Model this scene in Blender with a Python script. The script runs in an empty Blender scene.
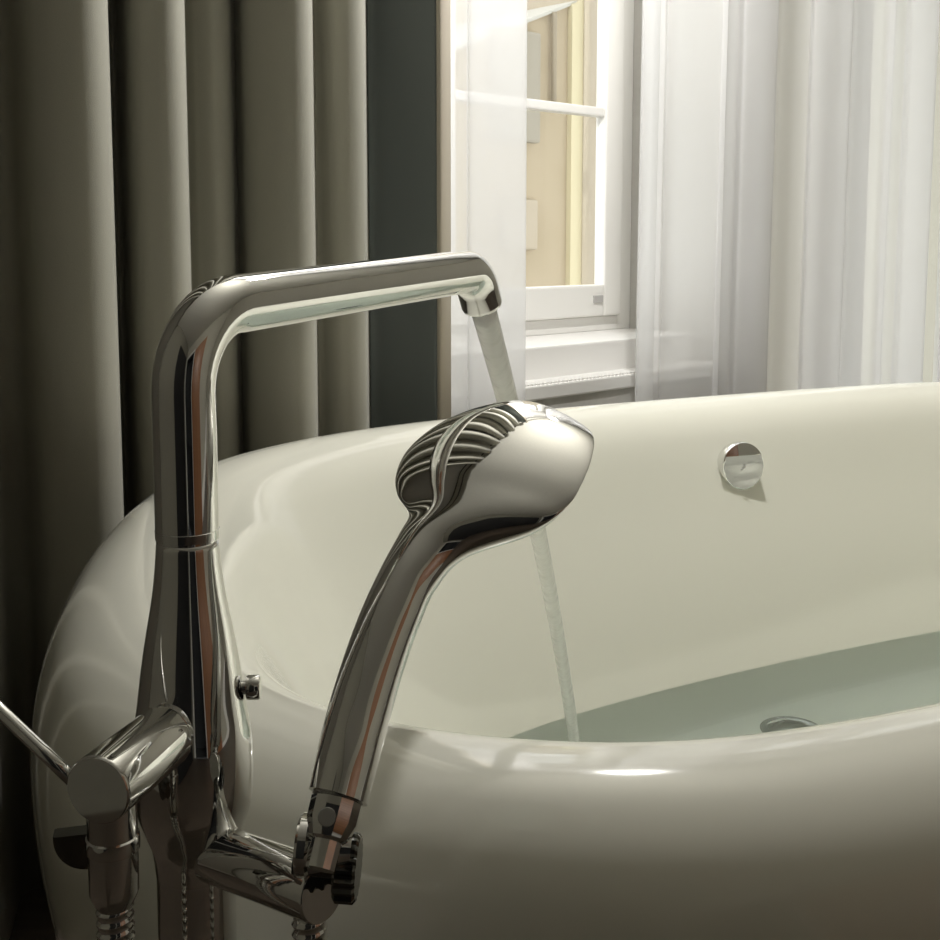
import bpy, bmesh, math, random
from mathutils import Vector, Matrix
random.seed(7)
S = bpy.context.scene
COL = S.collection
PI = math.pi

# ---------------------------------------------------------------- camera model
F, PX, PY, ZC = 1150.0, 470.0, 360.0, 0.85
TH = math.atan(120.0 / F)
CT, ST = math.cos(TH), math.sin(TH)
CAM = Vector((0, 0, ZC))
def cam(u, v, Z):
    """room point at image direction (u, v) and depth Z"""
    x = (u - PX) / F * Z; y = -(v - PY) / F * Z
    return Vector((x, Z * CT + y * ST, ZC - Z * ST + y * CT))
# room axes: W runs along the window wall, N points at it
A = math.radians(43.2)
WD = Vector((math.cos(A), math.sin(A), 0)); ND = Vector((-math.sin(A), math.cos(A), 0))
def rm(w, n, z=0.0): return WD * w + ND * n + Vector((0, 0, z))
def on_n(u, v, n):
    d = cam(u, v, 1) - CAM; t = n / d.dot(ND); p = CAM + d * t
    return p.dot(WD), p.z
def wn(u, n):
    return on_n(u, 240, n)[0]

# ---------------------------------------------------------------- materials
def mat(name, col=(.8, .8, .8), rough=.5, metal=0.0, **kw):
    m = bpy.data.materials.new(name); m.use_nodes = True
    b = m.node_tree.nodes['Principled BSDF']
    b.inputs['Base Color'].default_value = (*col, 1)
    b.inputs['Roughness'].default_value = rough
    b.inputs['Metallic'].default_value = metal
    for k, v in kw.items(): b.inputs[k.replace('_', ' ')].default_value = v
    return m
def add_noise(m, c1, c2, scale=20, stretch=(1, 1, 1), bump=0.0, detail=4):
    nt = m.node_tree; b = nt.nodes['Principled BSDF']
    tc = nt.nodes.new('ShaderNodeTexCoord'); mp = nt.nodes.new('ShaderNodeMapping')
    mp.inputs['Scale'].default_value = stretch
    nz = nt.nodes.new('ShaderNodeTexNoise'); nz.inputs['Scale'].default_value = scale; nz.inputs['Detail'].default_value = detail
    cr = nt.nodes.new('ShaderNodeValToRGB')
    cr.color_ramp.elements[0].position = .3; cr.color_ramp.elements[1].position = .7
    cr.color_ramp.elements[0].color = (*c1, 1); cr.color_ramp.elements[1].color = (*c2, 1)
    nt.links.new(tc.outputs['Object'], mp.inputs[0]); nt.links.new(mp.outputs[0], nz.inputs['Vector'])
    nt.links.new(nz.outputs['Fac'], cr.inputs[0]); nt.links.new(cr.outputs[0], b.inputs['Base Color'])
    if bump:
        bp = nt.nodes.new('ShaderNodeBump'); bp.inputs['Strength'].default_value = bump; bp.inputs['Distance'].default_value = .002
        nt.links.new(nz.outputs['Fac'], bp.inputs['Height']); nt.links.new(bp.outputs[0], b.inputs['Normal'])
    return m
M = {}
M['chrome'] = mat('polished_chrome', (.82, .82, .81), .035, 1.0)
M['steel'] = mat('satin_steel', (.45, .45, .44), .25, 1.0)
M['dark_chrome'] = mat('dark_chrome', (.16, .16, .15), .2, 1.0)
M['white_metal'] = mat('white_chrome_disc', (.86, .87, .86), .22, .65)
M['rubber'] = mat('grey_nozzle_plate', (.18, .18, .18), .5)
M['enamel'] = mat('ivory_enamel', (.80, .795, .705), .10, 0, Coat_Weight=.3, Coat_Roughness=.03)
M['drape'] = add_noise(mat('olive_blackout_cloth', (.2, .19, .15), .85, 0, Sheen_Weight=.15),
                       (.37, .36, .305), (.395, .385, .325), 900, (1, 1, 1), .15)
M['slate'] = mat('shaded_slate_cloth', (.165, .185, .185), .9)  # cooler cloth tone, darkened to carry the shade on the flat return
M['hem'] = mat('pale_curtain_lining', (.50, .45, .37), .9)
M['wall'] = add_noise(mat('warm_plaster', rough=.9), (.43, .41, .34), (.46, .44, .37), 60)
M['wall_dark'] = add_noise(mat('olive_plaster', rough=.9), (.42, .40, .33), (.45, .43, .36), 60)
M['ceil'] = add_noise(mat('ceiling_paint', rough=.95), (.56, .545, .48), (.60, .585, .51), 40)
M['white_paint'] = mat('white_gloss_paint', (.80, .79, .76), .35)
M['reveal'] = add_noise(mat('white_plaster', rough=.9), (.52, .51, .48), (.55, .54, .51), 60)
M['floor'] = add_noise(mat('dark_oak', rough=.4), (.07, .055, .042), (.10, .078, .06), 5, (1, 14, 1))
M['door'] = add_noise(mat('walnut_door', rough=.4), (.20, .085, .035), (.34, .155, .07), 4, (10, 10, .6))
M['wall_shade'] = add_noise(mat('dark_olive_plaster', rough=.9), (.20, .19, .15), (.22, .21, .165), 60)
M['dark'] = mat('dark_backing', (.012, .012, .012), .8)
M['skin_sill'] = mat('sill_paint', (.84, .83, .81), .3)
M['plate'] = mat('grey_plate', (.45, .44, .43), .4)
M['facade'] = add_noise(mat('cream_render', rough=.95), (.44, .37, .26), (.47, .395, .285), 3)
M['facade2'] = add_noise(mat('pale_cream_render', rough=.95), (.47, .41, .32), (.49, .43, .34), 3)
M['lit_corner'] = mat('lit_cream_render', (.66, .60, .41), .95)
M['brick'] = mat('brown_render', (.36, .345, .29), .95)
M['greyframe'] = mat('grey_shutter', (.36, .33, .27), .6)
M['roof'] = mat('pale_fascia', (.55, .54, .50), .6)
M['pipe'] = mat('downpipe_paint', (.34, .29, .21), .5)
M['leaf'] = add_noise(mat('leaves', rough=.7), (.10, .20, .05), (.22, .34, .10), 6)
M['bark'] = mat('bark', (.12, .09, .06), .9)
M['ground'] = add_noise(mat('courtyard_paving', rough=.9), (.38, .36, .33), (.46, .44, .40), 3)
M['rail'] = mat('dark_rail', (.08, .075, .07), .4)

def mat_sheer(name, opac):
    m = bpy.data.materials.new(name); m.use_nodes = True
    nt = m.node_tree; nt.nodes.clear(); N = nt.nodes.new; L = nt.links.new
    out = N('ShaderNodeOutputMaterial'); mx = N('ShaderNodeMixShader'); mx2 = N('ShaderNodeMixShader')
    tr = N('ShaderNodeBsdfTransparent'); di = N('ShaderNodeBsdfDiffuse'); tl = N('ShaderNodeBsdfTranslucent')
    di.inputs[0].default_value = (.90, .90, .91, 1); tl.inputs[0].default_value = (.92, .915, .915, 1)
    mx2.inputs[0].default_value = .64; mx.inputs[0].default_value = opac
    L(di.outputs[0], mx2.inputs[1]); L(tl.outputs[0], mx2.inputs[2])
    L(tr.outputs[0], mx.inputs[1]); L(mx2.outputs[0], mx.inputs[2]); L(mx.outputs[0], out.inputs[0])
    return m
M['sheer'] = mat_sheer('white_voile', .56)
M['sheer_hem'] = mat_sheer('white_voile_hem', .8)
def mat_glass():
    m = bpy.data.materials.new('window_glass'); m.use_nodes = True
    nt = m.node_tree; nt.nodes.clear(); N = nt.nodes.new; L = nt.links.new
    out = N('ShaderNodeOutputMaterial'); mx = N('ShaderNodeMixShader'); tr = N('ShaderNodeBsdfTransparent'); gl = N('ShaderNodeBsdfGlossy')
    fr = N('ShaderNodeFresnel'); fr.inputs[0].default_value = 1.45; gl.inputs['Roughness'].default_value = 0.0
    tr.inputs[0].default_value = (.97, .98, .97, 1)
    ge = N('ShaderNodeNewGeometry'); ma = N('ShaderNodeMath'); ma.operation = 'MULTIPLY_ADD'
    ma.inputs[1].default_value = 1 / 1.45 - 1.45; ma.inputs[2].default_value = 1.45
    L(ge.outputs['Backfacing'], ma.inputs[0]); L(ma.outputs[0], fr.inputs[0])
    L(fr.outputs[0], mx.inputs[0]); L(tr.outputs[0], mx.inputs[1]); L(gl.outputs[0], mx.inputs[2]); L(mx.outputs[0], out.inputs[0])
    return m
M['glass'] = mat_glass()
def mat_water():
    m = bpy.data.materials.new('bath_water'); m.use_nodes = True
    nt = m.node_tree; nt.nodes.clear(); N = nt.nodes.new; L = nt.links.new
    out = N('ShaderNodeOutputMaterial'); mx = N('ShaderNodeMixShader'); tr = N('ShaderNodeBsdfRefraction'); gl = N('ShaderNodeBsdfGlossy')
    tr.inputs['IOR'].default_value = 1.33; tr.inputs['Roughness'].default_value = 0
    fr = N('ShaderNodeFresnel'); fr.inputs[0].default_value = 1.33; gl.inputs['Roughness'].default_value = 0.02
    tr.inputs[0].default_value = (.93, .995, 1, 1)
    nz = N('ShaderNodeTexNoise'); nz.inputs['Scale'].default_value = 14; bp = N('ShaderNodeBump'); bp.inputs['Strength'].default_value = .06; bp.inputs['Distance'].default_value = .01
    tc = N('ShaderNodeTexCoord'); L(tc.outputs['Object'], nz.inputs['Vector']); L(nz.outputs['Fac'], bp.inputs['Height'])
    L(bp.outputs[0], gl.inputs['Normal']); L(bp.outputs[0], fr.inputs['Normal'])
    L(fr.outputs[0], mx.inputs[0]); L(tr.outputs[0], mx.inputs[1]); L(gl.outputs[0], mx.inputs[2]); L(mx.outputs[0], out.inputs[0])
    return m
M['water'] = mat_water()
def mat_stream():
    m = mat('aerated_water', (.88, .88, .85), .25)
    nt = m.node_tree; b = nt.nodes['Principled BSDF']
    tr = nt.nodes.new('ShaderNodeBsdfTransparent'); mx = nt.nodes.new('ShaderNodeMixShader'); mx.inputs[0].default_value = .8
    nz = nt.nodes.new('ShaderNodeTexNoise'); nz.inputs['Scale'].default_value = 60; tc = nt.nodes.new('ShaderNodeTexCoord')
    mp = nt.nodes.new('ShaderNodeMapping'); mp.inputs['Scale'].default_value = (1.5, 1.5, .12)
    bp = nt.nodes.new('ShaderNodeBump'); bp.inputs['Strength'].default_value = .5; bp.inputs['Distance'].default_value = .004
    nt.links.new(tc.outputs['Object'], mp.inputs[0]); nt.links.new(mp.outputs[0], nz.inputs['Vector'])
    nt.links.new(nz.outputs['Fac'], bp.inputs['Height']); nt.links.new(bp.outputs[0], b.inputs['Normal'])
    out = nt.nodes['Material Output']
    nt.links.new(tr.outputs[0], mx.inputs[1]); nt.links.new(b.outputs[0], mx.inputs[2]); nt.links.new(mx.outputs[0], out.inputs[0])
    return m
M['stream'] = mat_stream()

# ---------------------------------------------------------------- object helpers
def empty(name, loc):
    o = bpy.data.objects.new(name, None); COL.objects.link(o); o.location = loc; o.empty_display_size = .02
    return o
def tag(o, label=None, cat=None, group=None, kind=None):
    if label: o['label'] = label
    if cat: o['category'] = cat
    if group: o['group'] = group
    if kind: o['kind'] = kind
    return o
def wloc(o):
    v = Vector(o.location)
    while o.parent: o = o.parent; v += Vector(o.location)
    return v
def obj(name, bm, m, parent=None, loc=None, smooth=True, autosmooth=None):
    """bm is in room coordinates; loc = object origin for a top-level mesh"""
    org = Vector(loc) if loc is not None else Vector((0, 0, 0))
    if parent is not None: org = wloc(parent)
    bmesh.ops.recalc_face_normals(bm, faces=bm.faces)
    bmesh.ops.translate(bm, verts=bm.verts, vec=-org)
    me = bpy.data.meshes.new(name); bm.to_mesh(me); bm.free()
    for ms in (m if isinstance(m, (list, tuple)) else [m]): me.materials.append(ms)
    for p in me.polygons: p.use_smooth = smooth
    if autosmooth: me.set_sharp_from_angle(angle=math.radians(autosmooth))
    o = bpy.data.objects.new(name, me); COL.objects.link(o)
    if parent is not None: o.parent = parent
    else: o.location = org
    return o
def loft(bm, rings, closed=True, cap0=False, cap1=False):
    R = [[bm.verts.new(p) for p in r] for r in rings]
    k = len(R[0])
    for a, b in zip(R, R[1:]):
        for i in range(k if closed else k - 1):
            j = (i + 1) % k
            bm.faces.new((a[i], a[j], b[j], b[i]))
    if cap0: bm.faces.new(R[0][::-1])
    if cap1: bm.faces.new(R[-1])
    return bm
def frame(d, up=Vector((0, 0, 1))):
    d = d.normalized()
    if abs(d.dot(up)) > .97: up = Vector((1, 0, 0))
    x = d.cross(up).normalized(); y = x.cross(d).normalized()
    return x, y
def ring(c, x, y, r, k=32, r2=None):
    r2 = r if r2 is None else r2
    return [c + x * (r * math.cos(2 * PI * i / k)) + y * (r2 * math.sin(2 * PI * i / k)) for i in range(k)]
def lathe(bm, p0, d, prof, k=48, cap0=True, cap1=True):
    """prof: list of (distance along d, radius)"""
    d = d.normalized(); x, y = frame(d)
    return loft(bm, [ring(p0 + d * t, x, y, max(r, 1e-5), k) for t, r in prof], True, cap0, cap1)
def sweep(bm, pts, radii, k=24, cap=True, flat=None):
    n = len(pts)
    T = [(pts[min(i + 1, n - 1)] - pts[max(i - 1, 0)]).normalized() for i in range(n)]
    x, y = frame(T[0]); rings = []
    for i in range(n):
        if i:
            q = T[i - 1].rotation_difference(T[i]); x = q @ x; y = q @ y
        r = radii[i] if isinstance(radii, (list, tuple)) else radii
        rings.append(ring(pts[i], x, y, r, k, None if flat is None else r * flat))
    return loft(bm, rings, True, cap, cap)
def catmull(P, per=8):
    P = [Vector(p) for p in P]; Q = [P[0] * 2 - P[1]] + P + [P[-1] * 2 - P[-2]]; out = []
    for i in range(1, len(Q) - 2):
        a, b, c, d = Q[i - 1], Q[i], Q[i + 1], Q[i + 2]
        for s in range(per):
            t = s / per
            out.append(.5 * ((2 * b) + (c - a) * t + (2 * a - 5 * b + 4 * c - d) * t * t + (3 * b - a - 3 * c + d) * t ** 3))
    out.append(P[-1]); return out
def interp(tab, x):
    if x <= tab[0][0]: return tab[0][1]
    for (a, b), (c, d) in zip(tab, tab[1:]):
        if x <= c:
            t = (x - a) / (c - a); return b + (d - b) * t
    return tab[-1][1]
def smooth_tab(tab, n):
    v = catmull([Vector((a, b, 0)) for a, b in tab], n)
    return [(p.x, p.y) for p in v]
def rbox(bm, w0, w1, n0, n1, z0, z1, bev=0.0):
    """box in room axes"""
    vs = [bm.verts.new(rm(w, n, z)) for w in (w0, w1) for n in (n0, n1) for z in (z0, z1)]
    fs = [bm.faces.new([vs[i] for i in q]) for q in ((0, 1, 3, 2), (4, 6, 7, 5), (0, 4, 5, 1), (2, 3, 7, 6), (0, 2, 6, 4), (1, 5, 7, 3))]
    bmesh.ops.recalc_face_normals(bm, faces=fs)
    if bev:
        es = list({e for f in fs for e in f.edges})
        bmesh.ops.bevel(bm, geom=es, offset=bev, segments=2, profile=.6, affect='EDGES')
    return bm
def box(*a, bev=0.0): return rbox(bmesh.new(), *a[:6], bev=(a[6] if len(a) > 6 else bev))

# ================================================================ THE SETTING
W0, W1, N0, NW, ZT = -1.15, 4.5, -2.3, 1.57, 2.75      # room extents
NG = 1.85                                               # glazing plane
WA0, WA1 = .93, on_n(719, 363, NW)[0]                   # first window opening
NO = WA1 / wn(584, 1.0)                                 # outer face of the window wall
WB0, WB1 = WA1 + .15, WA1 + 2.05                        # second window opening
Z_LOW = on_n(636, 373, NW)[1]                           # front ledge
N_UP = NW + .072
Z_UP = on_n(636, 338, N_UP)[1]                          # inner sill
ZHEAD = 2.40
st = lambda o: tag(o, kind='structure')
st(obj('floor', box(W0, W1, N0, NO, -.05, 0), M['floor'], smooth=False))
st(obj('ceiling', box(W0, W1, N0, NO, ZT, ZT + .05), M['ceil'], smooth=False))
st(obj('wall_left', box(W0 - .05, W0, N0, NO, 0, ZT), M['wall_shade'], smooth=False))
st(obj('wall_right', box(W1, W1 + .05, N0, NO, 0, ZT), M['wall'], smooth=False))
b = bmesh.new()
for a in ((W0, WA0, NW, NO, 0, ZT), (WA1, WB0, NW, NO, 0, ZT), (WB1, W1, NW, NO, 0, ZT),
          (W0 - 8, W1 + 8, NO - .3, NO, ZT + .05, 8.5), (WA0, WA1, NW, NO, 0, Z_LOW - .03), (WB0, WB1, NW, NO, 0, Z_LOW - .45),  # tall top slab is added unseen, to shade the facade outside
          (WA0, WA1, NW, NO, ZHEAD, ZT), (WB0, WB1, NW, NO, ZHEAD, ZT)): rbox(b, *a)
st(obj('wall_front', b, M['reveal'], smooth=False))
st(obj('dark_reflection_panel', box(W0, W0 + .035, -1.95, -.25, .01, 2.1, .004), M['dark'], smooth=False))  # added unseen black panel, gives the chrome its dark bands
# back wall with an added dark opening and walnut door, unseen, for bands mirrored in chrome
D0, D1 = -1.05, .05
b = bmesh.new()
rbox(b, W0, D0, N0 - .12, N0, 0, ZT); rbox(b, D1, W1, N0 - .12, N0, 0, ZT); rbox(b, D0, D1, N0 - .12, N0, 2.1, ZT)
st(obj('wall_back', b, M['wall_dark'], smooth=False))
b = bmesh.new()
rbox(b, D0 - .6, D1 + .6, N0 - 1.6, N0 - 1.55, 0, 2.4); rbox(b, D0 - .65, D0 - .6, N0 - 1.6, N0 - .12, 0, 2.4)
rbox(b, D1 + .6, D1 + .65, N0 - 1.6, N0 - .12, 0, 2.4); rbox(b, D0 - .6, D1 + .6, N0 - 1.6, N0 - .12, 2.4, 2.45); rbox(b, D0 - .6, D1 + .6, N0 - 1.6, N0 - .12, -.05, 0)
st(obj('wall_dark_recess', b, M['dark'], smooth=False))  # added unseen black recess, mirrored as a dark band in the chrome
b = bmesh.new()
rbox(b, D0 - .08, D0, N0, N0 + .02, 0, 2.18, .004); rbox(b, D1, D1 + .08, N0, N0 + .02, 0, 2.18, .004); rbox(b, D0, D1, N0, N0 + .02, 2.1, 2.18, .004)
st(obj('trim_1', b, M['white_paint'], smooth=False))
dr = st(obj('door_1', box(D1 + .09, D1 + 1.55, N0 + .04, N0 + .08, .01, 2.08, .004), M['door'], smooth=False))
dr.location = (0, 0, 0)
for nm, a in (('baseboard_back', (D1 + 1.6, W1, N0, N0 + .015, 0, .09)), ('baseboard_front', (W0, W1, NW - .015, NW, 0, .09))):
    st(obj(nm, box(*a, bev=.003), M['white_paint'], smooth=False))

def window(name, w0, w1, plate=False, zl=0.0):
    Z_LOW, Z_UP = globals()['Z_LOW'] - zl, globals()['Z_UP'] - zl
    root = st(empty(name, rm((w0 + w1) / 2, NG, Z_UP)))
    b = bmesh.new()
    rbox(b, w0, w1, NW - .006, N_UP + .01, Z_LOW - .03, Z_LOW, .004)
    # fine beading along the nosing of the ledge
    o = obj('ledge', b, M['skin_sill'], root, smooth=False)
    b = bmesh.new(); k = int((w1 - w0) / .012)
    for i in range(k):
        w = w0 + (i + .5) * (w1 - w0) / k
        rbox(b, w - .0035, w + .0035, NW - .002, NW + .030, Z_LOW, Z_LOW + .0035)
    tag(obj('ledge_ribs', b, M['skin_sill'], root, smooth=False), 'fine ribs along the lower window ledge')
    obj('sill', rbox(bmesh.new(), w0, w1, N_UP, NO - .01, Z_LOW - .03, Z_UP, .004), M['skin_sill'], root, smooth=False)
    wp = WA1 - on_n(598, 140, NG)[0]; t = wp * .42; s_ = wp * .55
    zb = Z_UP
    b = bmesh.new()
    rbox(b, w0, w0 + t, NG - .01, NG + .03, zb, ZHEAD, .003); rbox(b, w1 - t, w1, NG - .01, NG + .03, zb, ZHEAD, .003)
    rbox(b, w0 + t, w1 - t, NG - .01, NG + .03, zb, zb + .035, .003); rbox(b, w0 + t, w1 - t, NG - .01, NG + .03, ZHEAD - .04, ZHEAD, .003)
    obj('frame', b, M['white_paint'], root, smooth=False)
    mid = (w0 + w1) / 2
    zp0 = on_n(603, 284, NG)[1] - zl; zm = on_n(600, 113, NG)[1]
    for (a, c) in ((w0 + t + .002, mid - .002), (mid + .002, w1 - t - .002)):
        s = s_
        b = bmesh.new()
        rbox(b, a, a + s, NG - .025, NG + .010, zb + .037, ZHEAD - .042, .006); rbox(b, c - s, c, NG - .025, NG + .010, zb + .037, ZHEAD - .042, .006)
        rbox(b, a + s, c - s, NG - .025, NG + .010, zb + .037, zp0, .006); rbox(b, a + s, c - s, NG - .025, NG + .010, ZHEAD - .09, ZHEAD - .042, .006)
        sash = obj('sash', b, M['white_paint'], root, smooth=False)
        b = bmesh.new()
        for z in (zm, zm + (zm - zp0) + .02, zm + 2 * (zm - zp0) + .04):
            if z < ZHEAD - .15 and not zl: rbox(b, a + s, c - s, NG - .02, NG + .010, z - .011, z + .011, .004)
        if len(b.verts): obj('glazing_bar', b, M['white_paint'], sash, smooth=False)
        obj('pane', box(a + s - .004, c - s + .004, NG + .002, NG + .006, zp0 - .004, ZHEAD - .086), M['glass'], sash, smooth=False)
    if plate:
        w, z = on_n(598, 299, NG - .026)
        tag(obj('latch_plate', box(w - .017, w + .017, NG - .029, NG - .024, z - .009, z + .009, bev=.001), M['plate'], root, smooth=False), 'small grey plate on the bottom rail')
    return root
window('window_1', WA0, WA1, True)
window('window_2', WB0, WB1, False, .42)

b = bmesh.new()
for a in ((WA1 - .006, WA1, NG + .032, NO, Z_UP, ZHEAD), (WA0, WA0 + .006, NG + .032, NO, Z_UP, ZHEAD), (WA0, WA1, NG + .032, NO, ZHEAD - .006, ZHEAD)): rbox(b, *a)
st(obj('trim_4', b, M['facade2'], smooth=False))
# ================================================================ OUTSIDE
bf = tag(empty('neighbouring_building', rm(6, 6.5, -3.0)), 'cream rendered building across the yard behind the window', 'building')
NB = 6.5
wq0, wq1 = wn(566, NB), wn(586, NB)
zroof = on_n(540, 10, NB)[1]
def roofline(w):
    (wa, za), (wb, zb) = on_n(380, 84, NB - .2), on_n(578, 6, NB - .2)
    return za + (zb - za) * (w - wa) / (wb - wa)
def sloped(*a):
    b = box(*a)
    for v in b.verts:
        if v.co.z > 0: v.co.z = roofline(v.co.dot(WD)) + .01
    return b
obj('facade', sloped(wn(380, NB), wq1, NB, NB + 2.5, -3, zroof), M['facade'], bf, smooth=False)
obj('lit_corner_band', sloped(wq0, wn(586, NB - .1), NB - .05, NB, -3, zroof), M['lit_corner'], bf, smooth=False)  # paler cream stands for the brighter light on this corner face
obj('wing', box(wn(586, NB - .1), wq1 + 1.9, NB - .1, NB + 2.5, -3, zroof + 2.2), M['facade2'], bf, smooth=False)
b = bmesh.new()
p = [(w, roofline(w)) for w in (wn(380, NB - .2), wn(590, NB - .2))]
vs = []
for (w, z) in p:
    for n in (NB - .03, NB + 2.6):
        for dz in (0, .025): vs.append(b.verts.new(rm(w, n, z + dz)))
for q in ((0, 1, 3, 2), (4, 6, 7, 5), (0, 4, 5, 1), (2, 3, 7, 6), (0, 2, 6, 4), (1, 5, 7, 3)): b.faces.new([vs[i] for i in q])
obj('roof_edge', b, M['roof'], bf, smooth=False)
b = bmesh.new()
w, z = on_n(556, 60, NB - .06)
sweep(b, [rm(w, NB - .04, on_n(556, 112, NB)[1]), rm(w, NB - .04, roofline(w))], .022, 12); obj('downpipe', b, M['pipe'], bf)
wa, za = on_n(490, 140, NB); wb, zb_ = on_n(536, 34, NB)
sh = obj('shutter', box(wa, wb, NB - .06, NB + .02, za, zb_, bev=.02), M['greyframe'], bf, smooth=False)
wa, za = on_n(500, 250, NB); wb, zb_ = on_n(534, 200, NB)
obj('window_sill', box(wa, wb, NB - .05, NB, za, zb_, bev=.02), M['facade2'], bf, smooth=False)
ob = tag(empty('brown_building', rm(wn(940, 5.5), 5.5, -3.0)), 'brown rendered house seen at the right edge of the curtain', 'building')
obj('wall', box(wn(840, 5.4), wn(1040, 5.4), 5.4, 6.4, -3, on_n(930, -40, 5.4)[1]), M['brick'], ob, smooth=False)
obj('roof_edge', box(wn(838, 5.3), wn(1042, 5.3), 5.25, 6.5, on_n(930, -40, 5.4)[1], on_n(930, -52, 5.4)[1]), M['roof'], ob, smooth=False)
tag(obj('ground', box(-12, 22, NO, 30, -3.05, -3), M['ground'], smooth=False), kind='structure')
tr = tag(empty('tree', rm(wn(500, 13), 13, -3)), 'green tree above the pale roof edge outside the window', 'tree')
b = bmesh.new(); tb = rm(wn(500, 13), 13, -3)
sweep(b, [tb, tb + Vector((.1, 0, 2.5)), tb + Vector((0, .1, 4.6))], [.22, .16, .1], 12); obj('trunk', b, M['bark'], tr)
b = bmesh.new()
for i in range(7000):
    d = Vector((random.gauss(0, 1), random.gauss(0, 1), random.gauss(0, 1))).normalized() * (random.random() ** .4)
    c = tb + Vector((d.x * 2.2, d.y * 2.2, 5.6 + d.z * 2.1))
    q = Vector((random.uniform(-1, 1), random.uniform(-1, 1), random.uniform(-.4, 1))).normalized(); x, y = frame(q); s = random.uniform(.08, .16)
    b.faces.new([b.verts.new(c + x * s * 1.6), b.verts.new(c + y * s * .7), b.verts.new(c - x * s * 1.6), b.verts.new(c - y * s * .7)])
obj('crown', b, M['leaf'], tr, smooth=False)

# ================================================================ CURTAINS
def cloth(bm, plan, z0, z1, lean=None, rows=14):
    """plan: (w, n) list; lean(w, t) shifts w with height t=0..1"""
    rings = []
    for r in range(rows + 1):
        t = r / rows; z = z0 + (z1 - z0) * t
        rings.append([rm(p[0] + (lean(p[0], t) if lean else 0), p[1], z) for p in plan])
    return loft(bm, rings, closed=False)
def plan_from(ctrl, per=10):
    v = catmull([Vector((wn(u, n), n, 0)) for u, n in ctrl], per)
    return [(p.x, p.y) for p in v]
ZR = 2.62
ctrl = [(-420, 1.30), (-385, 1.20), (-330, 1.17), (-300, 1.29), (-262, 1.31), (-235, 1.20), (-180, 1.17), (-150, 1.28), (-120, 1.31),
        (-85, 1.20), (-30, 1.18), (-8, 1.27), (18, 1.27), (40, 1.20), (80, 1.165), (106, 1.165), (114, 1.20), (112, 1.31), (124, 1.315),
        (136, 1.22), (160, 1.185), (182, 1.18), (189, 1.21), (188, 1.285), (200, 1.275), (218, 1.255), (230, 1.262), (235, 1.30), (240, 1.315), (252, 1.25),
        (278, 1.20), (304, 1.18), (314, 1.20), (314, 1.28), (322, 1.285), (340, 1.245), (360, 1.23), (366, 1.25), (367, 1.315), (372, 1.322)]
ctrl = [(u, n + .135) for u, n in ctrl]
b = cloth(bmesh.new(), plan_from(ctrl), .015, ZR, rows=6)
bc = obj('blackout_curtain', b, M['drape'], loc=rm(wn(200, 1.40), 1.40, .015))
tag(bc, 'olive grey blackout curtain hanging in deep folds left of the window', 'curtain')
sol = bc.modifiers.new('t', 'SOLIDIFY'); sol.thickness = .003; sol.offset = 0
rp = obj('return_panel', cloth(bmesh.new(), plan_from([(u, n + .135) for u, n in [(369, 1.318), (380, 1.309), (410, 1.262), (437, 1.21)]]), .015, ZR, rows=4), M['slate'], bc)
tag(rp, 'flat slate grey panel at the curtain edge, darkened for its shade')
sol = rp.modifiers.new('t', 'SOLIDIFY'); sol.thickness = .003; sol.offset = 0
hm = cloth(bmesh.new(), plan_from([(437.5, 1.345), (441, 1.338), (446, 1.345), (450, 1.375), (448, 1.395)], 6), .015, ZR, rows=3)
ho = obj('side_hem', hm, M['hem'], bc); tag(ho, 'pale beige side hem')
sol = ho.modifiers.new('t', 'SOLIDIFY'); sol.thickness = .003; sol.offset = 0
# sheers
def sheer(name, ctrl, label, hem_at, lean):
    pl = plan_from(ctrl, 8)
    o = obj(name, cloth(bmesh.new(), pl, .02, ZR, lean), M['sheer'], loc=rm(pl[len(pl) // 2][0], pl[len(pl) // 2][1], .02))
    tag(o, label, 'curtain', 'white sheer curtains')
    return o
ln = lambda w, t: (t - .32) * .012 * max(0, min(1, (w - 1.5) / .6)) * 2.2
NS = 1.50
sheer('sheer_curtain', [(250, NS), (300, NS + .02), (350, NS - .01), (400, NS + .02), (440, NS), (462, NS - .005), (476, NS + .025), (500, NS + .022), (522, NS + .015), (526, NS + .008), (520, NS - .002), (490, NS - .004), (472, NS - .002), (466, NS + .01)],
      'narrow white sheer curtain panel beside the dark curtain edge', None, lambda w, t: 0)
sheer('sheer_curtain', [(645, NS + .022), (638, NS + .010), (641, NS - .002), (650, NS - .010), (656, NS - .004), (651, NS + .012), (645, NS + .022), (652, NS + .032), (661, NS + .026), (663, NS + .012), (676, NS + .004), (694, NS + .012), (714, NS + .010), (722, NS - .002), (716, NS + .010), (722, NS + .016), (732, NS + .008),
                        (740, NS - .016), (756, NS - .026), (770, NS - .018), (769, NS + .004), (752, NS + .014), (738, NS + .022), (742, NS + .032), (762, NS + .032), (776, NS + .012), (790, NS + .016), (802, NS + .006), (808, NS - .014), (826, NS - .026), (843, NS - .018), (842, NS + .004),
                        (820, NS + .014), (804, NS + .022), (808, NS + .034), (834, NS + .034), (848, NS + .016), (858, NS + .022), (872, NS + .014), (882, NS - .006), (887, NS - .014), (885, NS + .004), (878, NS + .020), (886, NS + .032), (896, NS + .020), (904, NS - .002), (918, NS - .014), (928, NS - .008), (927, NS + .008), (912, NS + .020), (896, NS + .030)],
      'wide white sheer curtain in many folds right of the window gap', None, ln)
sheer('sheer_curtain', [(946, NS + .02), (944, NS + .0), (960, NS - .01), (985, NS + .02), (1010, NS - .01), (1040, NS + .02), (1080, NS - .01), (1120, NS + .02), (1170, NS), (1230, NS + .02), (1300, NS)],
      'sheer curtain edge at the far right border of the view', None, ln)
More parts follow.
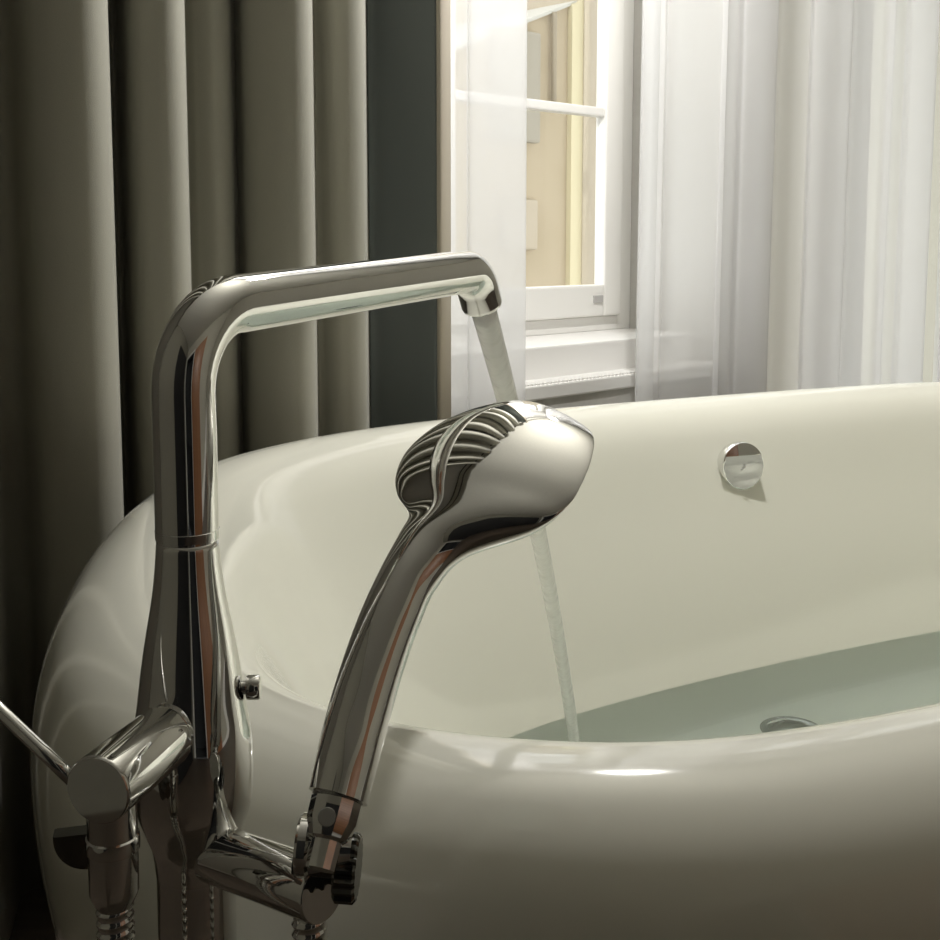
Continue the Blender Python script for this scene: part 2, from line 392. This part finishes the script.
b = bmesh.new(); sweep(b, [rm(W0 + .02, 1.405, 2.645), rm(W1 - .02, 1.405, 2.645)], .012, 12)
tag(obj('trim_2', b, M['rail']), kind='structure')
b = bmesh.new(); sweep(b, [rm(W0 + .02, NS, 2.645), rm(W1 - .02, NS, 2.645)], .012, 12)
tag(obj('trim_3', b, M['rail']), kind='structure')

# ================================================================ BATHTUB
HT = .25; ZRIM = ZC - HT
TPH = math.radians(27.0)
TX = Vector((math.cos(TPH), math.sin(TPH), 0)); TY = Vector((-math.sin(TPH), math.cos(TPH), 0))
RIM = [(.153, .599), (.176, .562), (.212, .516), (.265, .466), (.322, .434), (.379, .415), (.497, .402), (.65, .393), (.85, .390), (1.1, .398), (1.35, .423), (1.6, .48), (1.82, .58),
       (1.97, .74), (2.02, .93), (1.98, 1.12), (1.87, 1.29), (1.68, 1.42), (1.472, 1.448), (1.257, 1.456), (1.117, 1.457), (.948, 1.453), (.80, 1.444), (.664, 1.428), (.509, 1.386), (.345, 1.283), (.262, 1.154), (.208, 1.014),
       (.168, .869), (.146, .714)]
KT = 240
def closed_curve(P, n):
    Q = P[-3:] + P + P[:3]; c = catmull([Vector((a, b, 0)) for a, b in Q], 24)[3 * 24:-(3 * 24) + 0]
    c = c[:len(P) * 24]
    L_ = [0]
    for i in range(len(c)): L_.append(L_[-1] + (c[(i + 1) % len(c)] - c[i]).length)
    out = []; j = 0
    for k in range(n):
        t = L_[-1] * k / n
        while L_[j + 1] < t: j += 1
        f = (t - L_[j]) / max(1e-9, L_[j + 1] - L_[j]); out.append(c[j].lerp(c[(j + 1) % len(c)], f))
    return out
def lap(c, it):
    for _ in range(it):
        c = [c[i - 1] * .25 + c[i] * .5 + c[(i + 1) % len(c)] * .25 for i in range(len(c))]
    return c
RC = lap(closed_curve(RIM, KT), 20)
CEN = sum(RC, Vector()) / KT
def normals(c):
    out = []
    for i in range(len(c)):
        t = (c[(i + 1) % len(c)] - c[i - 1]).normalized(); out.append(Vector((t.y, -t.x, 0)))
    return out
RN = normals(RC)
TC = TX * CEN.x + TY * CEN.y
def tring(off, z, sc=1.0):
    c = [p + n * off for p, n in zip(RC, RN)]
    if off < -.08:
        k = int((-off - .08) * 500); c = lap(c, k)
    if sc != 1: c = [CEN + (p - CEN) * sc for p in c]
    return [TX * p.x + TY * p.y + Vector((0, 0, z)) for p in c]
ZB = .135; OB = -.275
inner = smooth_tab([(OB, ZB + .004), (-.264, ZB + .016), (-.248, ZB + .05), (-.225, ZB + .115), (-.175, ZB + .225), (-.12, ZB + .33), (-.085, ZRIM - .065), (-.066, ZRIM - .035), (-.045, ZRIM - .015), (-.02, ZRIM - .003)], 4)
rimo = smooth_tab([(0, ZRIM), (.018, ZRIM - .002), (.036, ZRIM - .009), (.055, ZRIM - .023), (.070, ZRIM - .043), (.080, ZRIM - .07), (.083, ZRIM - .105), (.078, ZRIM - .16), (.060, ZRIM - .25), (.035, ZRIM - .345), (.005, ZRIM - .46), (-.03, ZRIM - .55), (-.05, .03), (-.055, .004)], 4)
tub = tag(empty('bathtub', TC), 'white oval freestanding bathtub with broad rolled rim, partly filled', 'bathtub')
b = bmesh.new()
rings = [tring(OB, ZB, k) for k in (.02, .3, .6, .85)] + [tring(o, z) for o, z in inner + rimo]
loft(b, rings, True, True, True)
from mathutils.bvhtree import BVHTree
BV = BVHTree.FromBMesh(b)
obj('shell', b, M['enamel'], tub)
def hit(u, v):
    d = (cam(u, v, 1) - CAM).normalized(); r = BV.ray_cast(CAM, d)
    # skip the near rim: keep the last surface met
    last = r
    while r[0] is not None:
        last = r; r = BV.ray_cast(r[0] + d * .002, d)
        if r[0] is not None and r[0].z < .1: break
    return last
def inner_off(z): return interp(sorted([(zz, o) for o, zz in inner]), z)
# drain
ddir = CAM
DP = Vector((.430, 1.475, ZB))
dn = obj('drain', lathe(bmesh.new(), DP + Vector((0, 0, -.002)), Vector((0, 0, 1)), [(0, .040), (.004, .042), (.006, .039), (.003, .034), (.003, .026), (.008, .024), (.010, .001)], 48), M['steel'], tub)
tag(dn, 'round metal drain on the tub floor')
# overflow knob on the far inner wall
ray = (cam(737, 465, 1) - CAM).normalized()
kp, kn, _i, _d = BV.ray_cast(CAM, ray)
kn = Vector((.32, -.94, .08)).normalized()
RK = 23.5 * (kp - CAM).length / F / 1.02
knob = obj('overflow_knob', lathe(bmesh.new(), kp - kn * .014, kn, [(-.01, RK * .7), (0, RK * .7), (.010, RK * .7), (.012, RK * .97), (.015, RK), (.030, RK), (.0325, RK * .97), (.033, RK * .93)], 64), M['chrome'], tub, autosmooth=35)
tag(knob, 'round chrome overflow knob')
# white lower face with a scooped chrome top edge and a small mark
x, y = frame(kn)
b = bmesh.new(); pts = []
fc = kp + kn * .0193
for i in range(41):
    a = math.radians(152) + math.radians(236) * i / 40
    wob = 1 + .012 * math.cos(a * 12)
    pts.append(fc + x * (RK * .94 * wob * math.cos(a)) + y * (RK * .94 * wob * math.sin(a)))
b.faces.new([b.verts.new(p) for p in pts])
bmesh.ops.solidify(b, geom=b.faces[:], thickness=-.0012)
face = obj('knob_face', b, M['white_metal'], knob, smooth=False); tag(face, 'pale face of the overflow knob')
b = bmesh.new()
for (dx, dy, l) in ((-.002, .004, .006), (.0005, 0, .006), (.003, -.004, .005)):
    c0 = fc + x * dx + y * dy + kn * .0016
    lathe(b, c0 - x * l / 2, x - y * .2, [(0, .0008), (l, .0008)], 8)
obj('knob_mark', b, M['plate'], knob)
# water
ZW = .243
wo = inner_off(ZW)
b = bmesh.new(); loft(b, [tring(wo + .0005, ZW, k) for k in (.01, .25, .5, .75, 1)], True, True)
water = tag(obj('bath_water', b, M['water'], loc=TC + Vector((0, 0, ZW))), 'shallow clear bluish water lying in the white bathtub', 'water')

# ================================================================ BATH MIXER
AX = cam(186, 480, .46); AXY = Vector((AX.x, AX.y, 0))
def zax(v):
    y = -(v - PY) / F
    return ZC + (y * CT - ST) / (CT + y * ST) * AX.y
def rax(px, v):
    return px / 2 / F * (CT * AX.y + ST * (ZC - zax(v)))
UP = Vector((0, 0, 1))
mix = tag(empty('bath_mixer', AXY), 'tall chrome floor standing bath tap with long angled spout', 'tap')
def col(v): return AXY + UP * zax(v)
body = smooth_tab([(868, 78), (845, 84), (825, 98), (800, 114), (770, 119), (735, 116), (700, 106), (650, 92), (600, 74), (570, 66), (540, 61)], 5)
b = bmesh.new(); x, y = Vector((1, 0, 0)), Vector((0, 1, 0))
loft(b, [ring(col(v), x, y, rax(px, v), 64) for v, px in body], True, False, True)
obj('body', b, M['chrome'], mix)
b = bmesh.new()
r0 = rax(77, 870)
lathe(b, AXY, UP, [(0, .05), (.006, .052), (.012, .05), (.014, r0 + .002), (.02, r0), (zax(866), r0)], 48); obj('standpipe', b, M['chrome'], mix, autosmooth=50)
b = bmesh.new()
rr = rax(62, 535)
lathe(b, col(540), UP, [(0, rr * .97), (.0008, rr * .97), (.001, rr * 1.01), (.0045, rr * 1.02), (.005, rr * .96), (.0062, rr * .96)], 64); obj('swivel_ring', b, M['chrome'], mix, autosmooth=40)
# spout
R = rax(63, 430)
zs = zax(308)
tipdir = cam(480, 285, .46 * 1.50); SD = Vector((tipdir.x - AX.x, tipdir.y - AX.y, 0)); SL = SD.length; SD.normalize()
zs_end = zs + .0082
RB = .034
path = [AXY + UP * z for z in [zax(532) + (zs - RB - zax(532)) * i / 8 for i in range(9)]]
for i in range(1, 13):
    a = PI / 2 * i / 12
    path.append(AXY + UP * (zs - RB + RB * math.sin(a)) + SD * (RB - RB * math.cos(a)))
rb2 = .021
L2 = SL - rb2
for i in range(1, 9):
    t = i / 8; path.append(AXY + SD * (RB + (L2 - RB) * t) + UP * (zs + (zs_end - zs) * t))
for i in range(1, 9):
    a = math.radians(64) * i / 8
    path.append(AXY + SD * (L2 + rb2 * math.sin(a)) + UP * (zs_end - rb2 + rb2 * math.cos(a)))
td = (path[-1] - path[-2]).normalized()
path.append(path[-1] + td * .009)
rad = []
for i in range(len(path)):
    rad.append(R)
b = bmesh.new(); sweep(b, path, rad, 48, cap=True)
spo = obj('spout', b, M['chrome'], mix, autosmooth=60)
tip = path[-1]
b = bmesh.new(); lathe(b, tip - td * .002, td, [(0, R * .97), (.0035, R * .96), (.0045, R * .88), (.0046, R * .7), (.003, R * .68)], 40); obj('spout_outlet', b, M['chrome'], spo, autosmooth=40)

# left valve: handle cylinder towards the room, hose outlet below it
h1 = cam(97, 791, .4216 * .958)
h0 = AXY + UP * h1.z
HDIR = (h1 - h0); HL = HDIR.length; HDIR.normalize()
rh = 35.5 / F * .404
b = bmesh.new(); lathe(b, h0 + HDIR * .008, HDIR, [(0, rh * .9), (.0145, rh * .9), (.015, rh * .98), (.016, rh), (HL - .0095, rh), (HL - .0085, rh * .985), (HL - .008, rh * .95)], 56)
hd = obj('valve_handle', b, M['chrome'], mix, autosmooth=40)
lv0 = cam(78, 785, .409)
lv1 = cam(-45, 668, .425)
b = bmesh.new(); ld = (lv1 - lv0); sweep(b, [lv0 + ld * t for t in (0, .3, .6, .9, .97, 1)], [.0025, .0025, .0025, .0025, .0022, .0012], 20); obj('lever', b, M['chrome'], hd)
oc = h0 + HDIR * (HL - .014)
oc = Vector((oc.x - .003, oc.y, 0)); pc = cam(113, 870, .42)
def zat(P, v):
    y = -(v - PY) / F; return ZC + (y * CT - ST) / (CT + y * ST) * P.y
oz0, oz1, oz2 = zat(oc, 905), zat(oc, 842), h1.z
ro = 24.5 / F * .42
b = bmesh.new(); lathe(b, oc + UP * oz0, UP, [(0, ro * .72), (.004, ro * .93), (.006, ro), (oz1 - oz0 - .003, ro), (oz1 - oz0 - .0025, ro * 1.07), (oz1 - oz0, ro * 1.09), (oz1 - oz0 + .0025, ro * 1.07), (oz1 - oz0 + .003, ro), (oz2 - oz0, ro)], 48)
obj('hose_outlet', b, M['chrome'], mix, autosmooth=40)
kd = (ND * .55 - WD * .85).normalized()
kc = oc + UP * (zat(oc, 848))
b = bmesh.new(); kc = cam(90, 829, .428); kx = Vector((1, .25, 0)).normalized(); ky = (UP + kx * .06).normalized(); kz = kx.cross(ky)
hp = [(math.cos(PI + PI * i / 24) * .0128, math.sin(PI + PI * i / 24) * .0140) for i in range(25)]
rings = [[kc + kz * t + kx * (px * sc) + ky * (py * sc) for px, py in hp] for t, sc in ((-.0035, .93), (-.003, 1), (.003, 1), (.0035, .93))]
loft(b, rings, True, True, True); lathe(b, kc + kx * .004 - ky * .005, kx, [(0, .0045), (.009, .0045)], 20)
tag(obj('outlet_wing', b, M['dark_chrome'], mix, autosmooth=30), 'dark half round wing beside the hose outlet')
# diverter pull on the right flank
pk = cam(243, 698, .46); pc0 = AXY + UP * pk.z
pd = (Vector((1, .08, .0))).normalized()
b = bmesh.new(); lathe(b, pc0 + pd * .018, pd, [(0, .0028), (.0040, .0028), (.0042, .0046), (.0048, .0050), (.0092, .0050), (.0098, .0045)], 32); obj('diverter_pull', b, M['chrome'], mix, autosmooth=40)
# right arm with hand shower cradle
a1 = cam(324, 893, .430); a0 = AXY + UP * zax(846)
ADIR = (a1 - a0); AL = ADIR.length; ADIR.normalize()
ra = 30.5 / F * .433
b = bmesh.new()
lathe(b, a0 - ADIR * .004, ADIR, [(0, ra * .75), (.001, ra * .9), (.004, ra), (AL + .002, ra), (AL + .003, ra * .985), (AL + .0035, ra * .95)], 56)
arm = obj('cradle_arm', b, M['chrome'], mix, autosmooth=40)

# cradle parts : socket axis follows the hand shower
HC = cam(484, 461, .503)
cx = Vector((.884, .012, .476)).normalized(); cy = Vector((.384, .575, -.727)).normalized(); cn = cx.cross(cy).normalized(); cy = cn.cross(cx)
CR = Vector((1, 0, 0)); CU = Vector((0, ST, CT)); CB = Vector((0, -CT, ST))
def camvec(v): return CR * v.x + CU * v.y + CB * v.z
HX, HY, HN = camvec(cx), camvec(cy), camvec(cn)
base = cam(338, 797, .420)          # bottom end of the hand shower grip
neck = cam(447, 530, .478)
GD = (base - cam(358, 716, .436)).normalized()      # direction of the grip, downwards
nut_top = base
b = bmesh.new()
lathe(b, nut_top + GD * -.001, GD, [(0, .0080), (.0015, .0080), (.0025, .0096), (.010, .0094), (.0155, .0070), (.0165, .0056), (.026, .0054)], 12)
for f in b.faces: f.smooth = False
sock = obj('cradle_socket', b, M['chrome'], arm, autosmooth=25)
b = bmesh.new(); nc = cam(327, 817, .4082); nd = (CAM - nc).normalized()
lathe(b, nc, nd, [(-.003, .0033), (0.0005, .0033), (.001, .003)], 24); tag(obj('socket_button', b, M['white_metal'], sock, autosmooth=40), 'small pale round button')
kd2 = Vector((1, -.05, -.05)).normalized()
kk = cam(336, 867, .428)
b = bmesh.new(); x, y = frame(kd2)
rk = .0118
prof = [(0, .90), (.001, 1.0), (.0075, 1.0), (.0085, .9)]
rings = []
for t, s in prof:
    rings.append([kk + kd2 * t + x * (rk * s * (1 + (.05 if i % 4 < 2 else -.05)) * math.cos(2 * PI * i / 72)) + y * (rk * s * (1 + (.05 if i % 4 < 2 else -.05)) * math.sin(2 * PI * i / 72)) for i in range(72)])
loft(b, rings, True, True, True)
lathe(b, kk - kd2 * .016, kd2, [(0, .004), (.0165, .004)], 24)
tag(obj('clamp_knob', b, M['dark_chrome'], arm, autosmooth=25), 'ribbed dark clamp knob')
b = bmesh.new(); k2 = cam(296, 844, .424)
lathe(b, k2 + kd2 * .001, kd2, [(0, .0105), (.001, .0112), (.004, .0112), (.005, .0100), (.02, .006)], 40)
obj('cradle_fork', b, M['chrome'], arm, autosmooth=30)

# ================================================================ HAND SHOWER
hs = tag(empty('hand_shower', base), 'chrome hand shower with curved grip and leaf shaped head resting in the cradle', 'hand shower')
RH = .0435
def L(x, y, n): return HC + HX * x + HY * y + HN * n
def to_local(p):
    q = p - HC; return q.dot(HX), q.dot(HY), q.dot(HN)
gl = [to_local(cam(u, v, Z)) for u, v, Z in ((338, 797, .420), (347.5, 757, .4275), (358, 716, .436), (372, 668, .4455), (389, 620, .456), (408, 578, .466), (428, 545, .475))]
# spine stations: (centre x,y,n, half width left, half width right, top height, bottom depth, ridge)
sp_pts = [Vector(p) for p in gl] + [Vector((0, -.034, -.004)), Vector((0, -.022, -.003)), Vector((0, -.010, -.002)), Vector((0, .006, -.002)), Vector((0, .022, -.003)), Vector((0, .034, -.005)), Vector((0, .042, -.008)), Vector((0, .0455, -.010))]
#            base                                                       neck
wl = [.0112, .0118, .0120, .0120, .0120, .0122, .0140, .0230, .0345, .0410, .0435, .0390, .0290, .0160, .0040]
wr = [.0112, .0118, .0121, .0122, .0124, .0128, .0190, .0380, .0470, .0490, .0480, .0435, .0330, .0190, .0040]
ht = [.0112, .0118, .0120, .0118, .0116, .0112, .0106, .0106, .0114, .0122, .0126, .0120, .0102, .0075, .0030]
hb = [.0112, .0118, .0120, .0118, .0116, .0114, .0116, .0126, .0138, .0145, .0146, .0135, .0112, .0082, .0030]
rg = [0] * 15
xr = [-.004, -.0042, -.0044, -.0044, -.0042, -.0038, -.003, -.0015, 0, 0, 0, 0, 0, 0, 0]
PER = 6
def dense(vals): return [p.y for p in catmull([Vector((i, v, 0)) for i, v in enumerate(vals)], PER)]
SPN = catmull(sp_pts, PER)
wl_, wr_, ht_, hb_, rg_, xr_ = map(dense, (wl, wr, ht, hb, rg, xr))
b = bmesh.new(); rings = []
KS = 240
for i, c in enumerate(SPN):
    t = (SPN[min(i + 1, len(SPN) - 1)] - SPN[max(i - 1, 0)]).normalized()
    side = Vector((1, 0, 0)); nn = side.cross(t).normalized()
    # head exponent: round on the grip, fuller on the head
    f = max(0, min(1, (i / PER - 6) / 2.5)); f = f * f * (3 - 2 * f)
    row = []
    for k in range(KS):
        a = 2 * PI * k / KS; cc, ss = math.cos(a), math.sin(a)
        w = wr_[i] if cc >= 0 else wl_[i]
        e = 1.0 - .0 * f
        xx = w * cc
        if ss >= 0: zz = ht_[i] * (abs(ss) ** (1 + (.75 if cc > 0 else .35) * f))
        else: zz = -hb_[i] * ((1 - f) * abs(ss) + f * (1 - abs(cc) ** 4))
        if ss > 0: zz += rg_[i] * math.exp(-((xx - xr_[i]) / .0012) ** 2)
        q = c + side * xx + nn * zz
        row.append(L(q.x, q.y, q.z))
    rings.append(row)
loft(b, rings, True, True, True)
obj('grip_and_head', b, M['chrome'], hs, autosmooth=60)
# spray face on the far side
b = bmesh.new()
fc = L(.002, .006, -.0150)
loft(b, [ring(fc + HN * dz, HX, HY, r, 48, r * .93) for dz, r in ((.001, .034), (-.0005, .0335), (-.001, .031))], True, True, True)
tag(obj('spray_plate', b, M['rubber'], hs, autosmooth=40), 'grey spray plate on the far side')
b = bmesh.new(); lathe(b, base - GD * .001, GD, [(0, .0095), (.0015, .0095), (.002, .0088), (.0028, .0082)], 40); obj('grip_collar', b, M['steel'], hs, autosmooth=40)

# ================================================================ HOSE
p0 = oc + UP * (oz0 + .001)
e0 = a1 - ADIR * .008
he = cam(312, 918, .43); he = Vector((e0.x, e0.y, e0.z - ra + .0005)); HF = Vector((ADIR.x, ADIR.y, 0)).normalized()
ctrl = [p0, p0 - UP * .06, p0 - UP * .2, p0 - UP * .32 + HF * .012, (p0 + he) / 2 - UP * .40 , he - UP * .30 - HF * .012, he - UP * .17, he - UP * .05, he]
hp = catmull(ctrl, 60)
# resample evenly, give the tube its helical winding
rh0 = .0062
b = bmesh.new()
acc = [0]
for q, r in zip(hp, hp[1:]): acc.append(acc[-1] + (r - q).length)
n = int(acc[-1] / .0006); pts = []; j = 0
for i in range(n + 1):
    s = acc[-1] * i / n
    while j < len(acc) - 2 and acc[j + 1] < s: j += 1
    t = (s - acc[j]) / max(1e-9, acc[j + 1] - acc[j]); pts.append(hp[j].lerp(hp[j + 1], t))
T = [(pts[min(i + 1, n)] - pts[max(i - 1, 0)]).normalized() for i in range(n + 1)]
x, y = frame(T[0]); rings = []; PITCH = .0042
for i, p in enumerate(pts):
    if i:
        q = T[i - 1].rotation_difference(T[i]); x = q @ x; y = q @ y
    s = i * acc[-1] / n; row = []
    for k in range(20):
        a = 2 * PI * k / 20
        ph = (s / PITCH + k / 20) % 1.0
        r = rh0 * (1.0 + .13 * math.exp(-((ph - .5) / .17) ** 2))
        row.append(p + x * r * math.cos(a) + y * r * math.sin(a))
    rings.append(row)
loft(b, rings, True, True, True)
tag(obj('shower_hose', b, M['chrome'], loc=p0), 'ribbed metal shower hose looping below the tap from outlet to cradle', 'hose')

# ================================================================ RUNNING WATER
_d = cam(575, 742, 1) - CAM; e = CAM + _d * ((ZW - ZC) / _d.z); STREAM_K = .3
b = bmesh.new(); P = []
tz = tip.z
HD = Vector((e.x - tip.x, e.y - tip.y, 0)); hl = HD.length
drop = tip.z - ZW + .004
def fall(k2):
    k1 = (drop - k2 * hl * hl) / hl
    return [tip + HD * (i / 40) - UP * (k1 * hl * i / 40 + k2 * (hl * i / 40) ** 2) for i in range(41)]
P = fall(STREAM_K)
rad = [R * .64 * (1 - .16 * (i / 40) ** .6)  for i in range(41)]
sweep(b, P, rad, 24)
tag(obj('water_stream', b, M['stream'], loc=Vector((e.x, e.y, ZW))), 'stream of water pouring from the spout into the bathtub', 'water')

# ================================================================ LIGHT
FILL_POWER = 134
wd = bpy.data.worlds.new('overcast_sky'); S.world = wd; wd.use_nodes = True
nt = wd.node_tree; bg = nt.nodes['Background']
bg.inputs[0].default_value = (.98, .98, .97, 1); bg.inputs[1].default_value = 5.0
ll = bpy.data.lights.new('unseen_fill_light', 'POINT'); ll.shadow_soft_size = .035; ll.energy = FILL_POWER; ll.color = (1, .98, .95)  # added unseen fill light to brighten the tub interior, no fixture here
lo = bpy.data.objects.new('unseen_fill_light', ll); COL.objects.link(lo); lo.location = (.33, 1.80, 1.98)

# ================================================================ CAMERA
cd = bpy.data.cameras.new('camera'); co = bpy.data.objects.new('camera', cd); COL.objects.link(co)
cd.sensor_width = 36; cd.sensor_fit = 'HORIZONTAL'; cd.lens = 36 * F / 940; cd.shift_y = -(470 - PY) / 940
cd.clip_start = .01
co.location = CAM; co.rotation_euler = (PI / 2 - TH, 0, 0)
S.camera = co
S.view_settings.view_transform = 'Standard'; S.view_settings.look = 'None'; S.view_settings.gamma = 1; S.view_settings.exposure = -1.0
S.view_settings.use_curve_mapping = False
S.cycles.max_bounces = 12; S.cycles.diffuse_bounces = 6; S.cycles.transparent_max_bounces = 24
